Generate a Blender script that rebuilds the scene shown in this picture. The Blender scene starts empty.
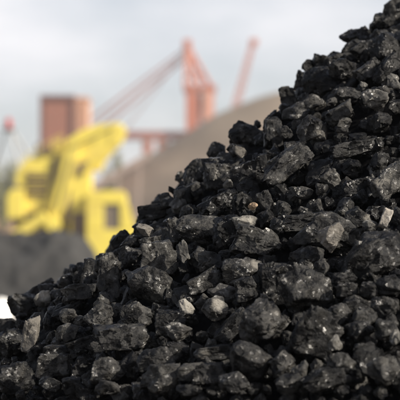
import bpy, bmesh, math, random
import numpy as np
from mathutils import Vector, Matrix, Euler

# ------------------------------------------------------------------ camera, sky, sun, exposure
scene = bpy.context.scene
COL = scene.collection
R = math.radians
CAM = Vector((0.0, 0.0, 1.5))
PITCH = R(2.23)
FOCAL = 150.0
cd = bpy.data.cameras.new("camera")
cam = bpy.data.objects.new("camera", cd)
COL.objects.link(cam)
cam.location = CAM
cam.rotation_euler = (R(90) + PITCH, 0, 0)
cd.sensor_width = 36.0
cd.lens = FOCAL
cd.clip_start = 0.1
cd.clip_end = 6000
cd.dof.use_dof = True
cd.dof.focus_distance = 4.68
cd.dof.aperture_fstop = 4.3
scene.camera = cam

SUN = Vector((0.78, -0.34, 0.53)).normalized()       # direction towards the sun
SUN_EL = math.asin(SUN.z)
SUN_ROT = math.atan2(SUN.x, SUN.y)
world = bpy.data.worlds.new("World")
scene.world = world
world.use_nodes = True
wn, wl = world.node_tree.nodes, world.node_tree.links
wn.clear()
w_out = wn.new("ShaderNodeOutputWorld")
w_bg = wn.new("ShaderNodeBackground")
w_sky = wn.new("ShaderNodeTexSky")
w_sky.sky_type = 'NISHITA'
w_sky.sun_disc = False
w_sky.sun_elevation = SUN_EL
w_sky.sun_rotation = SUN_ROT
w_sky.air_density = 1.0
w_sky.dust_density = 2.0
w_tc = wn.new("ShaderNodeTexCoord")
w_map = wn.new("ShaderNodeMapping")
w_map.inputs["Scale"].default_value = (1.0, 1.0, 2.6)
w_n = wn.new("ShaderNodeTexNoise")
w_n.inputs["Scale"].default_value = 5.5
w_n.inputs["Detail"].default_value = 7.0
w_n.inputs["Roughness"].default_value = 0.52
w_r = wn.new("ShaderNodeValToRGB")
w_r.color_ramp.elements[0].position = 0.36
w_r.color_ramp.elements[0].color = (0.38, 0.38, 0.38, 1)
w_r.color_ramp.elements[1].position = 0.66
w_r.color_ramp.elements[1].color = (0.95, 0.95, 0.95, 1)
w_mix = wn.new("ShaderNodeMixRGB")
w_mix.inputs["Color2"].default_value = (9.6, 9.35, 9.6, 1)   # thin bright cloud
wl.new(w_tc.outputs["Generated"], w_map.inputs["Vector"])
wl.new(w_map.outputs["Vector"], w_n.inputs["Vector"])
wl.new(w_n.outputs["Fac"], w_r.inputs["Fac"])
# cloud layer dense near the horizon, thinned in the unseen zenith to cut ambient fill
w_sep = wn.new("ShaderNodeSeparateXYZ")
wl.new(w_tc.outputs["Generated"], w_sep.inputs[0])
w_el = wn.new("ShaderNodeMapRange")
w_el.inputs[1].default_value = 0.05; w_el.inputs[2].default_value = 0.75
w_el.inputs[3].default_value = 1.0; w_el.inputs[4].default_value = 0.15
wl.new(w_sep.outputs["Z"], w_el.inputs[0])
w_mul = wn.new("ShaderNodeMath"); w_mul.operation = 'MULTIPLY'
wl.new(w_r.outputs["Color"], w_mul.inputs[0]); wl.new(w_el.outputs[0], w_mul.inputs[1])
wl.new(w_mul.outputs[0], w_mix.inputs["Fac"])
wl.new(w_sky.outputs["Color"], w_mix.inputs["Color1"])
wl.new(w_mix.outputs["Color"], w_bg.inputs["Color"])
w_bg.inputs["Strength"].default_value = 0.072
wl.new(w_bg.outputs["Background"], w_out.inputs["Surface"])

sd = bpy.data.lights.new("sun", 'SUN')
sd.energy = 5.0
sd.angle = R(0.5)
sd.color = (1.0, 0.92, 0.79)
sun = bpy.data.objects.new("sun", sd)
COL.objects.link(sun)
sun.rotation_euler = (-SUN).to_track_quat('-Z', 'Y').to_euler()

scene.view_settings.view_transform = 'Standard'
scene.view_settings.look = 'None'
scene.view_settings.gamma = 1.0
scene.view_settings.exposure = 0.75

# ------------------------------------------------------------------ helpers
_cp, _sp = math.cos(PITCH), math.sin(PITCH)
def ray(px, py):
    """unit-depth ray (per metre along the optical axis) through photo pixel (400 px frame)"""
    k = 36.0 / FOCAL / 400.0
    x, y = (px - 200) * k, (200 - py) * k
    return Vector((x, _cp - y * _sp, _sp + y * _cp))
def at(px, py, Y):
    r = ray(px, py)
    return CAM + r * (Y / r.y)
def gx(px, Y):
    return at(px, 265, Y).x
def gz(py, Y):
    return at(200, py, Y).z

def tag(o, label=None, cat=None, group=None, kind=None):
    if label: o["label"] = label
    if cat: o["category"] = cat
    if group: o["group"] = group
    if kind: o["kind"] = kind
    return o
def empty(name, loc, label, cat, group=None, rz=0.0):
    o = bpy.data.objects.new(name, None)
    COL.objects.link(o)
    o.location = loc
    o.rotation_euler = (0, 0, rz)
    o.empty_display_size = 0.2
    return tag(o, label, cat, group)

class MB:
    def __init__(self):
        self.v, self.f = [], []
    def add(self, vs, fs):
        n = len(self.v)
        self.v += [tuple(p) for p in vs]
        self.f += [tuple(i + n for i in q) for q in fs]
        return self
    def box(self, a, b):
        x0, y0, z0 = a; x1, y1, z1 = b
        return self.add([(x0,y0,z0),(x1,y0,z0),(x1,y1,z0),(x0,y1,z0),(x0,y0,z1),(x1,y0,z1),(x1,y1,z1),(x0,y1,z1)],
                        [(0,3,2,1),(4,5,6,7),(0,1,5,4),(1,2,6,5),(2,3,7,6),(3,0,4,7)])
    def bar(self, p, q, r, n=4, r2=None):
        p, q = Vector(p), Vector(q)
        d = (q - p).normalized()
        u = d.cross(Vector((0, 1, 0)) if abs(d.y) < 0.9 else Vector((1, 0, 0))).normalized()
        w = d.cross(u)
        r2 = r if r2 is None else r2
        vs = []
        for c, rr in ((p, r), (q, r2)):
            for k in range(n):
                a = 2 * math.pi * (k + 0.5) / n
                vs.append(c + (u * math.cos(a) + w * math.sin(a)) * rr)
        fs = [(k, (k + 1) % n, n + (k + 1) % n, n + k) for k in range(n)]
        fs += [tuple(range(n - 1, -1, -1)), tuple(range(n, 2 * n))]
        return self.add(vs, fs)
    def prism(self, poly, y0, y1):
        """poly in (x, z), extruded along y"""
        n = len(poly)
        vs = [(x, y0, z) for x, z in poly] + [(x, y1, z) for x, z in poly]
        fs = [(k, (k + 1) % n, n + (k + 1) % n, n + k) for k in range(n)]
        fs += [tuple(range(n - 1, -1, -1)), tuple(range(n, 2 * n))]
        return self.add(vs, fs)
    def ring(self, c, r0, r1, y0, y1, n=20):
        vs = []
        for k in range(n):
            a = 2 * math.pi * k / n
            for rr, yy in ((r1, y0), (r1, y1), (r0, y1), (r0, y0)):
                vs.append((c[0] + rr * math.cos(a), yy, c[1] + rr * math.sin(a)))
        fs = []
        for k in range(n):
            m = (k + 1) % n
            for j in range(4):
                fs.append((4*k + j, 4*m + j, 4*m + (j+1) % 4, 4*k + (j+1) % 4))
        return self.add(vs, fs)
    def build(self, name, mat, parent=None, bevel=0.0, smooth=False):
        me = bpy.data.meshes.new(name)
        me.from_pydata(self.v, [], self.f)
        bm = bmesh.new(); bm.from_mesh(me)
        bmesh.ops.recalc_face_normals(bm, faces=bm.faces)
        if bevel:
            bmesh.ops.bevel(bm, geom=bm.edges[:], offset=bevel, segments=2, profile=0.6, affect='EDGES')
        bm.to_mesh(me); bm.free()
        if smooth: me.shade_smooth()
        me.materials.append(mat)
        o = bpy.data.objects.new(name, me)
        COL.objects.link(o)
        if parent: o.parent = parent
        return o

# ------------------------------------------------------------------ materials
def new_mat(name):
    m = bpy.data.materials.new(name)
    m.use_nodes = True
    nt = m.node_tree
    return m, nt, nt.nodes["Principled BSDF"]
def rgb(c): return (c[0], c[1], c[2], 1)
def painted(name, c, rough=0.45, dirt=(0.16, 0.12, 0.09), amount=0.35, scale=1.2, metal=0.0):
    m, nt, b = new_mat(name)
    tc = nt.nodes.new("ShaderNodeTexCoord")
    n = nt.nodes.new("ShaderNodeTexNoise"); n.inputs["Scale"].default_value = scale; n.inputs["Detail"].default_value = 8
    r = nt.nodes.new("ShaderNodeMapRange"); r.inputs[1].default_value = 0.45; r.inputs[2].default_value = 0.75
    r.inputs[3].default_value = 0; r.inputs[4].default_value = amount
    mx = nt.nodes.new("ShaderNodeMixRGB"); mx.inputs[1].default_value = rgb(c); mx.inputs[2].default_value = rgb(dirt)
    nt.links.new(tc.outputs["Object"], n.inputs["Vector"])
    nt.links.new(n.outputs["Fac"], r.inputs[0]); nt.links.new(r.outputs[0], mx.inputs[0])
    nt.links.new(mx.outputs[0], b.inputs["Base Color"])
    b.inputs["Roughness"].default_value = rough
    b.inputs["Metallic"].default_value = metal
    return m
def granular(name, c1, c2, scale, bump=0.5, bdist=0.05, rough=0.9, detail=8):
    m, nt, b = new_mat(name)
    tc = nt.nodes.new("ShaderNodeTexCoord")
    n = nt.nodes.new("ShaderNodeTexNoise"); n.inputs["Scale"].default_value = scale; n.inputs["Detail"].default_value = detail
    n.inputs["Roughness"].default_value = 0.65
    cr = nt.nodes.new("ShaderNodeValToRGB")
    cr.color_ramp.elements[0].position = 0.3; cr.color_ramp.elements[0].color = rgb(c1)
    cr.color_ramp.elements[1].position = 0.7; cr.color_ramp.elements[1].color = rgb(c2)
    bp = nt.nodes.new("ShaderNodeBump"); bp.inputs["Strength"].default_value = bump; bp.inputs["Distance"].default_value = bdist
    nt.links.new(tc.outputs["Object"], n.inputs["Vector"])
    nt.links.new(n.outputs["Fac"], cr.inputs[0]); nt.links.new(cr.outputs[0], b.inputs["Base Color"])
    nt.links.new(n.outputs["Fac"], bp.inputs["Height"]); nt.links.new(bp.outputs[0], b.inputs["Normal"])
    b.inputs["Roughness"].default_value = rough
    return m

def coal_material(name, dark, dust, dust_lo, dust_hi, gloss=0.20, spec=0.22, pale_highlight=(0.12, 0.113, 0.10)):
    m, nt, b = new_mat(name)
    N, L = nt.nodes, nt.links
    def node(t, **kw):
        n = N.new(t)
        for k, v in kw.items(): n.inputs[k].default_value = v
        return n
    tc = node("ShaderNodeTexCoord")
    oi = node("ShaderNodeObjectInfo")
    off = node("ShaderNodeVectorMath"); off.operation = 'MULTIPLY_ADD'
    cmb = node("ShaderNodeCombineXYZ"); 
    for k in range(3): L.new(oi.outputs["Random"], cmb.inputs[k])
    off.inputs[1].default_value = (17.0, 31.0, 23.0)
    L.new(cmb.outputs[0], off.inputs[0]); L.new(tc.outputs["Object"], off.inputs[2])
    P = off.outputs[0]
    # big patches of dust, streaked a little along the bedding
    n1 = node("ShaderNodeTexNoise", Scale=26.0, Detail=9.0, Roughness=0.68); L.new(P, n1.inputs["Vector"])
    n2 = node("ShaderNodeTexNoise", Scale=170.0, Detail=6.0, Roughness=0.7); L.new(P, n2.inputs["Vector"])
    st = node("ShaderNodeMapping"); st.inputs["Scale"].default_value = (30.0, 30.0, 190.0); st.inputs["Rotation"].default_value = (0.5, 0.3, 0.2)
    L.new(P, st.inputs["Vector"])
    n3 = node("ShaderNodeTexNoise", Scale=1.0, Detail=5.0, Roughness=0.6); L.new(st.outputs[0], n3.inputs["Vector"])
    ad = node("ShaderNodeMath"); ad.operation = 'ADD'
    m1 = node("ShaderNodeMath"); m1.operation = 'MULTIPLY'; m1.inputs[1].default_value = 0.45
    L.new(n2.outputs["Fac"], m1.inputs[0]); L.new(n1.outputs["Fac"], ad.inputs[0]); L.new(m1.outputs[0], ad.inputs[1])
    dm = node("ShaderNodeMapRange"); dm.inputs[1].default_value = dust_lo; dm.inputs[2].default_value = dust_hi
    at_ = N.new("ShaderNodeAttribute"); at_.attribute_type = 'OBJECT'; at_.attribute_name = "tone"
    td = node("ShaderNodeMath"); td.operation = 'MULTIPLY_ADD'; td.inputs[1].default_value = 0.22; td.inputs[2].default_value = -0.22
    L.new(at_.outputs["Fac"], td.inputs[0])
    ta = node("ShaderNodeMath"); ta.operation = 'ADD'; L.new(td.outputs[0], ta.inputs[0]); L.new(ad.outputs[0], ta.inputs[1])
    L.new(ta.outputs[0], dm.inputs[0])
    tn = node("ShaderNodeMath"); tn.operation = 'MAXIMUM'; tn.inputs[1].default_value = 0.35
    L.new(at_.outputs["Fac"], tn.inputs[0])
    mx = node("ShaderNodeMixRGB"); mx.inputs[1].default_value = rgb(dark); mx.inputs[2].default_value = rgb(dust)
    L.new(dm.outputs[0], mx.inputs[0])
    # sun highlights painted on marked lumps (object space)
    pa_ = N.new("ShaderNodeAttribute"); pa_.attribute_type = 'OBJECT'; pa_.attribute_name = "pale_highlight"
    pr_ = N.new("ShaderNodeAttribute"); pr_.attribute_type = 'OBJECT'; pr_.attribute_name = "pale_highlight_size"
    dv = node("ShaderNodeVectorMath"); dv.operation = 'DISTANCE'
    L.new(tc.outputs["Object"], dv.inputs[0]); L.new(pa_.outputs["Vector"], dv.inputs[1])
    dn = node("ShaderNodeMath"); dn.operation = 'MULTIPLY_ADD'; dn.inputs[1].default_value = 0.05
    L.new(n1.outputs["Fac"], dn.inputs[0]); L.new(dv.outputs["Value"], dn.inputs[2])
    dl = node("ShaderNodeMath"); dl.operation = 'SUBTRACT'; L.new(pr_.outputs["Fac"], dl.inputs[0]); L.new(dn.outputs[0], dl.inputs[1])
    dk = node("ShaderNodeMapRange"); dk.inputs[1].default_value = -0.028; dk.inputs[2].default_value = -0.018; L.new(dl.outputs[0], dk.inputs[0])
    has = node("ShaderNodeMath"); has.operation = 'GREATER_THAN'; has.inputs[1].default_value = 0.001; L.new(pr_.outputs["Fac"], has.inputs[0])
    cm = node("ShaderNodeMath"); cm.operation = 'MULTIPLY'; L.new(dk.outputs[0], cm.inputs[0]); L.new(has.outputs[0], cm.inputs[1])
    cx_ = node("ShaderNodeMixRGB"); cx_.inputs[2].default_value = rgb(pale_highlight)
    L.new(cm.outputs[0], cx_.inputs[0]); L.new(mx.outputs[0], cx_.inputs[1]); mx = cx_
    sc = node("ShaderNodeVectorMath"); sc.operation = 'SCALE'
    L.new(mx.outputs[0], sc.inputs[0]); L.new(tn.outputs[0], sc.inputs["Scale"])
    L.new(sc.outputs[0], b.inputs["Base Color"])
    # roughness: dusty = matt, bare coal = glossy, broken grains glint
    rr = node("ShaderNodeMapRange"); rr.inputs[3].default_value = gloss + 0.10; rr.inputs[4].default_value = 0.85
    L.new(dm.outputs[0], rr.inputs[0])
    vo = node("ShaderNodeTexVoronoi", Scale=130.0); vo.feature = 'F1'; L.new(P, vo.inputs["Vector"])
    gm = node("ShaderNodeMath"); gm.operation = 'GREATER_THAN'; gm.inputs[1].default_value = 0.66
    sx = node("ShaderNodeSeparateColor"); L.new(vo.outputs["Color"], sx.inputs[0]); L.new(sx.outputs[0], gm.inputs[0])
    gate = node("ShaderNodeMath"); gate.operation = 'GREATER_THAN'; gate.inputs[1].default_value = 0.545
    L.new(n1.outputs["Fac"], gate.inputs[0])
    gg = node("ShaderNodeMath"); gg.operation = 'MULTIPLY'; L.new(gm.outputs[0], gg.inputs[0]); L.new(gate.outputs[0], gg.inputs[1])
    rm = node("ShaderNodeMix"); rm.data_type = 'FLOAT'
    L.new(gg.outputs[0], rm.inputs[0]); L.new(rr.outputs[0], rm.inputs[2]); rm.inputs[3].default_value = gloss
    L.new(rm.outputs[0], b.inputs["Roughness"])
    sl = node("ShaderNodeMapRange"); sl.inputs[3].default_value = spec; sl.inputs[4].default_value = spec * 3.6
    L.new(gg.outputs[0], sl.inputs[0]); L.new(sl.outputs[0], b.inputs["Specular IOR Level"])
    # relief: grain + strata + tilted broken grains
    hs = node("ShaderNodeMath"); hs.operation = 'ADD'; n3s = node("ShaderNodeMath"); n3s.operation = 'MULTIPLY'; n3s.inputs[1].default_value = 0.3
    L.new(n3.outputs["Fac"], n3s.inputs[0]); L.new(n1.outputs["Fac"], hs.inputs[0]); L.new(n3s.outputs[0], hs.inputs[1])
    b1 = node("ShaderNodeBump"); b1.inputs["Strength"].default_value = 0.7; b1.inputs["Distance"].default_value = 0.004
    L.new(hs.outputs[0], b1.inputs["Height"])
    b2 = node("ShaderNodeBump"); b2.inputs["Strength"].default_value = 0.9; b2.inputs["Distance"].default_value = 0.0035
    L.new(n2.outputs["Fac"], b2.inputs["Height"]); L.new(b1.outputs[0], b2.inputs["Normal"])
    sb = node("ShaderNodeVectorMath"); sb.operation = 'SUBTRACT'; sb.inputs[1].default_value = (0.5, 0.5, 0.5)
    L.new(vo.outputs["Color"], sb.inputs[0])
    s2 = node("ShaderNodeVectorMath"); s2.operation = 'SCALE'; L.new(sb.outputs[0], s2.inputs[0])
    gs = node("ShaderNodeMath"); gs.operation = 'MULTIPLY_ADD'; gs.inputs[1].default_value = 0.95; gs.inputs[2].default_value = 0.18
    L.new(gg.outputs[0], gs.inputs[0]); L.new(gs.outputs[0], s2.inputs["Scale"])
    # broken conchoidal facets about a centimetre across
    wp = node("ShaderNodeVectorMath"); wp.operation = 'MULTIPLY_ADD'; wp.inputs[1].default_value = (0.012, 0.012, 0.012)
    L.new(n2.outputs["Color"], wp.inputs[0]); L.new(P, wp.inputs[2])
    v2 = node("ShaderNodeTexVoronoi", Scale=46.0); L.new(wp.outputs[0], v2.inputs["Vector"])
    f1 = node("ShaderNodeVectorMath"); f1.operation = 'SUBTRACT'; f1.inputs[1].default_value = (0.5, 0.5, 0.5)
    L.new(v2.outputs["Color"], f1.inputs[0])
    f2 = node("ShaderNodeVectorMath"); f2.operation = 'SCALE'; f2.inputs["Scale"].default_value = 0.75; L.new(f1.outputs[0], f2.inputs[0])
    fa = node("ShaderNodeVectorMath"); fa.operation = 'ADD'; L.new(b2.outputs[0], fa.inputs[0]); L.new(f2.outputs[0], fa.inputs[1])
    av = node("ShaderNodeVectorMath"); av.operation = 'ADD'; L.new(fa.outputs[0], av.inputs[0]); L.new(s2.outputs[0], av.inputs[1])
    nv = node("ShaderNodeVectorMath"); nv.operation = 'NORMALIZE'; L.new(av.outputs[0], nv.inputs[0])
    L.new(nv.outputs[0], b.inputs["Normal"])
    return m

M_COAL = coal_material("coal", (0.0026, 0.0027, 0.0034), (0.074, 0.071, 0.065), 0.68, 1.12)
M_STONE = coal_material("pale_stone", (0.065, 0.061, 0.054), (0.145, 0.133, 0.118), 0.40, 0.85, gloss=0.5)
M_TAN = coal_material("tan_stone", (0.13, 0.095, 0.06), (0.21, 0.15, 0.10), 0.40, 0.85, gloss=0.5)
M_FINES = coal_material("coal_fines", (0.008, 0.008, 0.009), (0.03, 0.028, 0.026), 0.6, 1.1, gloss=0.6, spec=0.03)
M_GROUND = granular("yard_ground", (0.10, 0.09, 0.08), (0.20, 0.18, 0.16), 0.35, 0.4, 0.1)
M_HILL = granular("tan_ore", (0.150, 0.114, 0.082), (0.25, 0.192, 0.138), 0.09, 0.5, 0.6)
M_HEAP = granular("far_coal", (0.007, 0.007, 0.007), (0.05, 0.048, 0.046), 1.0, 1.0, 0.3)
M_YELLOW = painted("yellow_paint", (0.70, 0.57, 0.09), 0.45, (0.45, 0.33, 0.10), 0.4, 0.7)
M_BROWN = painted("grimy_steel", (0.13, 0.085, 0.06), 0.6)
M_DARK = painted("dark_rubber", (0.03, 0.03, 0.03), 0.7)
M_GLASS, _nt, _b = new_mat("dark_glass")
_b.inputs["Base Color"].default_value = (0.15, 0.12, 0.09, 1); _b.inputs["Roughness"].default_value = 0.12
M_TERRA = painted("terracotta_cladding", (0.38, 0.165, 0.11), 0.7, (0.30, 0.15, 0.11), 0.5, 0.25)
M_TRIM = painted("dark_trim", (0.14, 0.06, 0.05), 0.6)
M_TERRA_LIT = painted("sunlit_cladding", (0.55, 0.31, 0.20), 0.7, (0.5, 0.3, 0.2), 0.4, 0.2)  # sunlight on the tower's right side, put into a paler orange
M_RED = painted("red_oxide_steel", (0.42, 0.115, 0.055), 0.55, (0.35, 0.16, 0.11), 0.4, 0.15)
M_CABLE = painted("steel_cable", (0.34, 0.13, 0.10), 0.5)
M_RED_LIT = painted("sunlit_red_steel", (0.60, 0.27, 0.18), 0.6)  # paler red paints in the sun on the right crane leg
M_GREY = painted("grey_steel", (0.36, 0.36, 0.36), 0.5)
M_LAMP = painted("signal_red", (0.42, 0.02, 0.01), 0.5, (0.3, 0.03, 0.02), 0.2)
M_WHITE = painted("white_paint", (0.84, 0.83, 0.80), 0.5, (0.6, 0.58, 0.55), 0.25)
M_LEAF = granular("dull_foliage", (0.11, 0.115, 0.05), (0.16, 0.15, 0.075), 1.5, 0.2)
M_BARK = painted("bark", (0.12, 0.09, 0.07), 0.9)
M_BELT = painted("galvanised_gallery", (0.33, 0.25, 0.21), 0.6)
M_BRICK = painted("red_brick_wall", (0.40, 0.22, 0.17), 0.85)

# ------------------------------------------------------------------ numpy noise and rocks
def _hash(ix, iy, iz, seed):
    h = (ix.astype(np.uint32) * np.uint32(374761393) + iy.astype(np.uint32) * np.uint32(668265263)
         + iz.astype(np.uint32) * np.uint32(2147483647) + np.uint32((seed * 1274126177) & 0xFFFFFFFF))
    h = (h ^ (h >> np.uint32(13))) * np.uint32(1274126177)
    h = h ^ (h >> np.uint32(16))
    return (h & np.uint32(0xFFFFFF)).astype(np.float32) / np.float32(0xFFFFFF)
def vnoise(p, seed=0):
    i = np.floor(p).astype(np.int64)
    f = (p - i).astype(np.float32)
    f = f * f * (3 - 2 * f)
    out = 0
    for dx in (0, 1):
        wx = f[:, 0] if dx else 1 - f[:, 0]
        for dy in (0, 1):
            wy = f[:, 1] if dy else 1 - f[:, 1]
            for dz in (0, 1):
                wz = f[:, 2] if dz else 1 - f[:, 2]
                out = out + wx * wy * wz * _hash(i[:, 0] + dx, i[:, 1] + dy, i[:, 2] + dz, seed)
    return out * 2 - 1
def fbm(p, octaves, seed=0, gain=0.5):
    s, a = 0, 1.0
    for k in range(octaves):
        s = s + a * vnoise(p * (2.03 ** k) + 7.3 * k, seed + k)
        a *= gain
    return s

_ico = {}
def ico(sub):
    if sub not in _ico:
        bm = bmesh.new()
        bmesh.ops.create_icosphere(bm, subdivisions=sub, radius=1.0)
        v = np.array([x.co[:] for x in bm.verts], dtype=np.float32)
        v /= np.linalg.norm(v, axis=1, keepdims=True)
        f = np.array([[q.index for q in x.verts] for x in bm.faces], dtype=np.int32)
        bm.free()
        _ico[sub] = (v, f)
    return _ico[sub]

def rock(seed, dims, kind, sub, rough=1.0):
    """vertices (metres) and faces of one broken lump: plane-cut core, chipped facets, strata, grain"""
    rs = np.random.RandomState(seed)
    d, f = ico(sub)
    nrm, h = [], []
    def rv():
        v = rs.normal(size=3); return v / np.linalg.norm(v)
    if kind in ('block', 'slab', 'column'):
        for ax in range(3):
            for s in (-1, 1):
                n = np.zeros(3); n[ax] = s
                n += rs.normal(size=3) * 0.14
                nrm.append(n / np.linalg.norm(n)); h.append(rs.uniform(0.72, 0.9))
        for k in range(9):
            nrm.append(rv()); h.append(rs.uniform(0.92, 1.15))
        sharp = 40
    elif kind == 'wedge':
        for k in range(6):
            nrm.append(rv()); h.append(rs.uniform(0.45, 0.85))
        for k in range(14):
            nrm.append(rv()); h.append(rs.uniform(0.95, 1.1))
        sharp = 44
    else:
        for k in range(13):
            nrm.append(rv()); h.append(rs.uniform(0.74, 0.98))
        for k in range(12):
            nrm.append(rv()); h.append(rs.uniform(0.96, 1.08))
        sharp = 34
    nrm = np.array(nrm, dtype=np.float32); h = np.array(h, dtype=np.float32)
    dt = d @ nrm.T
    ri = np.where(dt > 0.12, h / np.maximum(dt, 0.12), 9.0)
    ri = np.minimum(ri, 4.0)
    mn = ri.min(axis=1, keepdims=True)
    r = mn[:, 0] - np.log(np.exp(-sharp * (ri - mn)).sum(axis=1)) / sharp
    r = np.clip(r, 0.3, 1.35)
    p = d * r[:, None]
    dims = np.array(dims, dtype=np.float32)
    size = float(dims.mean())
    # chipped facets at two scales (unit space)
    q = p + 0.10 * np.stack([fbm(p * 3.1 + 11 * k, 3, seed + 50 + k) for k in range(3)], axis=1)
    disp = np.zeros(len(p), dtype=np.float32)
    for M, tilt, offs in ((12, 0.30, 0.05), (40, 0.26, 0.02), (150, 0.24, 0.008)):
        if M == 150 and sub < 6: continue
        sd_ = rs.normal(size=(M, 3)); sd_ /= np.linalg.norm(sd_, axis=1, keepdims=True); sd_ *= 0.92
        sd_ = sd_.astype(np.float32)
        dist = ((q[:, None, :] - sd_[None]) ** 2).sum(-1) if len(q) * M < 2e6 else \
            (q ** 2).sum(1)[:, None] + (sd_ ** 2).sum(1)[None] - 2 * q @ sd_.T
        j = dist.argmin(axis=1)
        tl = rs.normal(size=(M, 3)).astype(np.float32) * tilt
        of = rs.normal(size=M).astype(np.float32) * offs
        amp = 0.7 if kind == 'round' else 1.0
        disp += rough * amp * (((p - sd_[j]) * tl[j]).sum(1) * 0.55 + of[j])
    # strata
    b = rv(); b = b.astype(np.float32)
    if kind == 'column': b = np.array([0.98, 0.15, 0.1], dtype=np.float32)
    t = (p @ b) * rs.uniform(3.5, 6.0) + 0.55 * fbm(p * 2.0, 2, seed + 80)
    fr = t - np.floor(t)
    disp += rough * (0.022 if kind != 'round' else 0.010) * (np.clip(fr * 3.5, 0, 1) - fr)
    if kind == 'column':
        t2 = p[:, 0] * 9 + 0.8 * fbm(p * np.array([3, 3, 1.0]), 2, seed + 90)
        disp += 0.035 * (np.abs((t2 - np.floor(t2)) - 0.5) * 2 - 0.5)
    disp += 0.034 * rough * fbm(p * 1.9, 2, seed + 20)
    disp -= 0.022 * rough * np.maximum(0, 0.45 - np.abs(fbm(p * 3.7, 2, seed + 30)) * 2)      # cracks
    p = p + d * np.clip(disp, -0.32, 0.25)[:, None]
    lo, hi = p.min(0), p.max(0)
    p = (p - (lo + hi) / 2) / (hi - lo) * dims
    # absolute-scale grain
    g = fbm(p * 75.0, 3, seed + 40, 0.6) * 0.0011 + np.abs(fbm(p * 38.0, 2, seed + 60)) * -0.0016
    p = p + d * g[:, None]
    return p.astype(np.float32), f

def np_mesh(name, v, f, mat):
    me = bpy.data.meshes.new(name)
    me.vertices.add(len(v)); me.vertices.foreach_set("co", v.ravel())
    me.loops.add(f.size); me.loops.foreach_set("vertex_index", f.ravel())
    me.polygons.add(len(f))
    me.polygons.foreach_set("loop_start", np.arange(0, f.size, 3, dtype=np.int32))
    me.polygons.foreach_set("loop_total", np.full(len(f), 3, dtype=np.int32))
    me.update(calc_edges=True)
    me.shade_smooth()
    me.materials.append(mat)
    return me

# ------------------------------------------------------------------ setting: ground, hill, far heap
def grid_mesh(name, xs, ys, zf, mat, smooth=True):
    X, Y = np.meshgrid(xs, ys)
    Z = zf(X.ravel(), Y.ravel())
    v = np.stack([X.ravel(), Y.ravel(), Z], axis=1).astype(np.float32)
    nx, ny = len(xs), len(ys)
    i = np.arange((nx - 1) * (ny - 1)); a = (i // (nx - 1)) * nx + i % (nx - 1)
    f = np.concatenate([np.stack([a, a + 1, a + nx + 1], 1), np.stack([a, a + nx + 1, a + nx], 1)]).astype(np.int32)
    o = bpy.data.objects.new(name, np_mesh(name, v, f, mat))
    COL.objects.link(o)
    return o
o = grid_mesh("ground", np.linspace(-700, 700, 60), np.linspace(-60, 1250, 60), lambda x, y: np.zeros_like(x), M_GROUND)
tag(o, kind="structure")

def cone_z(apex, tan, round_):
    def zf(x, y):
        r = np.sqrt((x - apex[0]) ** 2 + (y - apex[1]) ** 2 + round_ ** 2)
        return apex[2] - tan * (r - round_)
    return zf
# tan stockpile behind everything: left flank climbs to a rounded top behind the coal
HY = 260.0
hx = gx(285, HY); hz = gz(91, HY)
def hill_z(x, y):
    p = np.stack([x / 9, y / 9, 0 * x], 1)
    rx = (x - hx)
    r = np.sqrt(np.where(rx < 0, rx ** 2, np.maximum(0, rx - 60) ** 2) + (y - HY) ** 2 + 8.0 ** 2)
    z = hz - 0.72 * (r - 8.0) + 0.55 * fbm(p, 5, 5)
    return np.where(z < -0.3, -0.3, z)
o = grid_mesh("hill", np.linspace(hx - 75, hx + 140, 180), np.linspace(HY - 70, HY + 70, 110), hill_z, M_HILL)
tag(o, kind="structure")
# dark coal heap in the yard, left, before the yellow machine
MY = 58.0
def heap_z(x, y):
    p = np.stack([x * 0.8, y * 0.8, 0 * x], 1)
    c = gz(238, MY)
    env = c * np.clip(1.0 - ((y - MY) / 4.6) ** 2, -1, 1)
    end = np.clip((gx(118, MY) - x) / 1.5, 0, 1)
    z = env * end ** 0.7 + 0.26 * fbm(p, 5, 9) + 0.10 * fbm(p * 4, 4, 10) - 0.06
    z = z + 0.26 * vnoise(np.stack([x * 0.8, 0 * x, 0 * x], 1), 3)
    return np.maximum(z, -0.3)
o = grid_mesh("mound", np.linspace(gx(-220, MY), gx(185, MY), 220), np.linspace(MY - 5, MY + 5, 90), heap_z, M_HEAP)
tag(o, kind="structure")

# ------------------------------------------------------------------ background machines and buildings
def P2(pts, Y, x0, z0=0.0):
    return [(gx(a, Y) - x0, gz(b, Y) - z0) for a, b in pts]

# terracotta tower with corrugated cladding
BY = 240.0
bx = gx(57, BY)
t = empty("tower_building", (bx, BY, 0), "terracotta clad industrial tower with dark trim, rising behind the yellow machine", "building")
xa, xb, xc = gx(41, BY) - bx, gx(74, BY) - bx, gx(87, BY) - bx
top = gz(99, BY)
m = MB()
n = 17
for k in range(n):
    u0 = xa + (xb - xa) * k / n; w = (xb - xa) / n
    m.prism([(0, 0)] * 0 or [(u0, 0), (u0 + w, 0), (u0 + w, top), (u0, top)], 0.12 if k % 2 else 0.0, 0.5)
m.build("wall", M_TERRA, t)
MB().box((xa + 0.1, 0.5, 0), (xb - 0.1, 8.0, top)).build("core_wall", M_TERRA, t)
m = MB()
for k in range(9):
    u0 = xb + 0.05 + (xc - xb - 0.05) * k / 9
    m.box((u0, 0.02 + (0.1 if k % 2 else 0.0), 0), (u0 + (xc - xb - 0.05) / 9, 7.5, top - 0.2))
w2 = m.build("side_wall", M_TERRA_LIT, t); w2["label"] = "narrow right bay, painted paler orange as the sunlit side"
MB().box((xa - 0.25, -0.35, top), (xb + 0.1, 8.2, top + 0.55)).build("roof_trim", M_TRIM, t)
MB().box((xa - 0.22, -0.3, 0), (xa + 0.28, -0.02, top)).build("corner_trim", M_TRIM, t)
MB().box((xb - 0.3, -0.3, 0), (xb + 0.1, -0.02, top)).build("corner_trim", M_TRIM, t)
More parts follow.
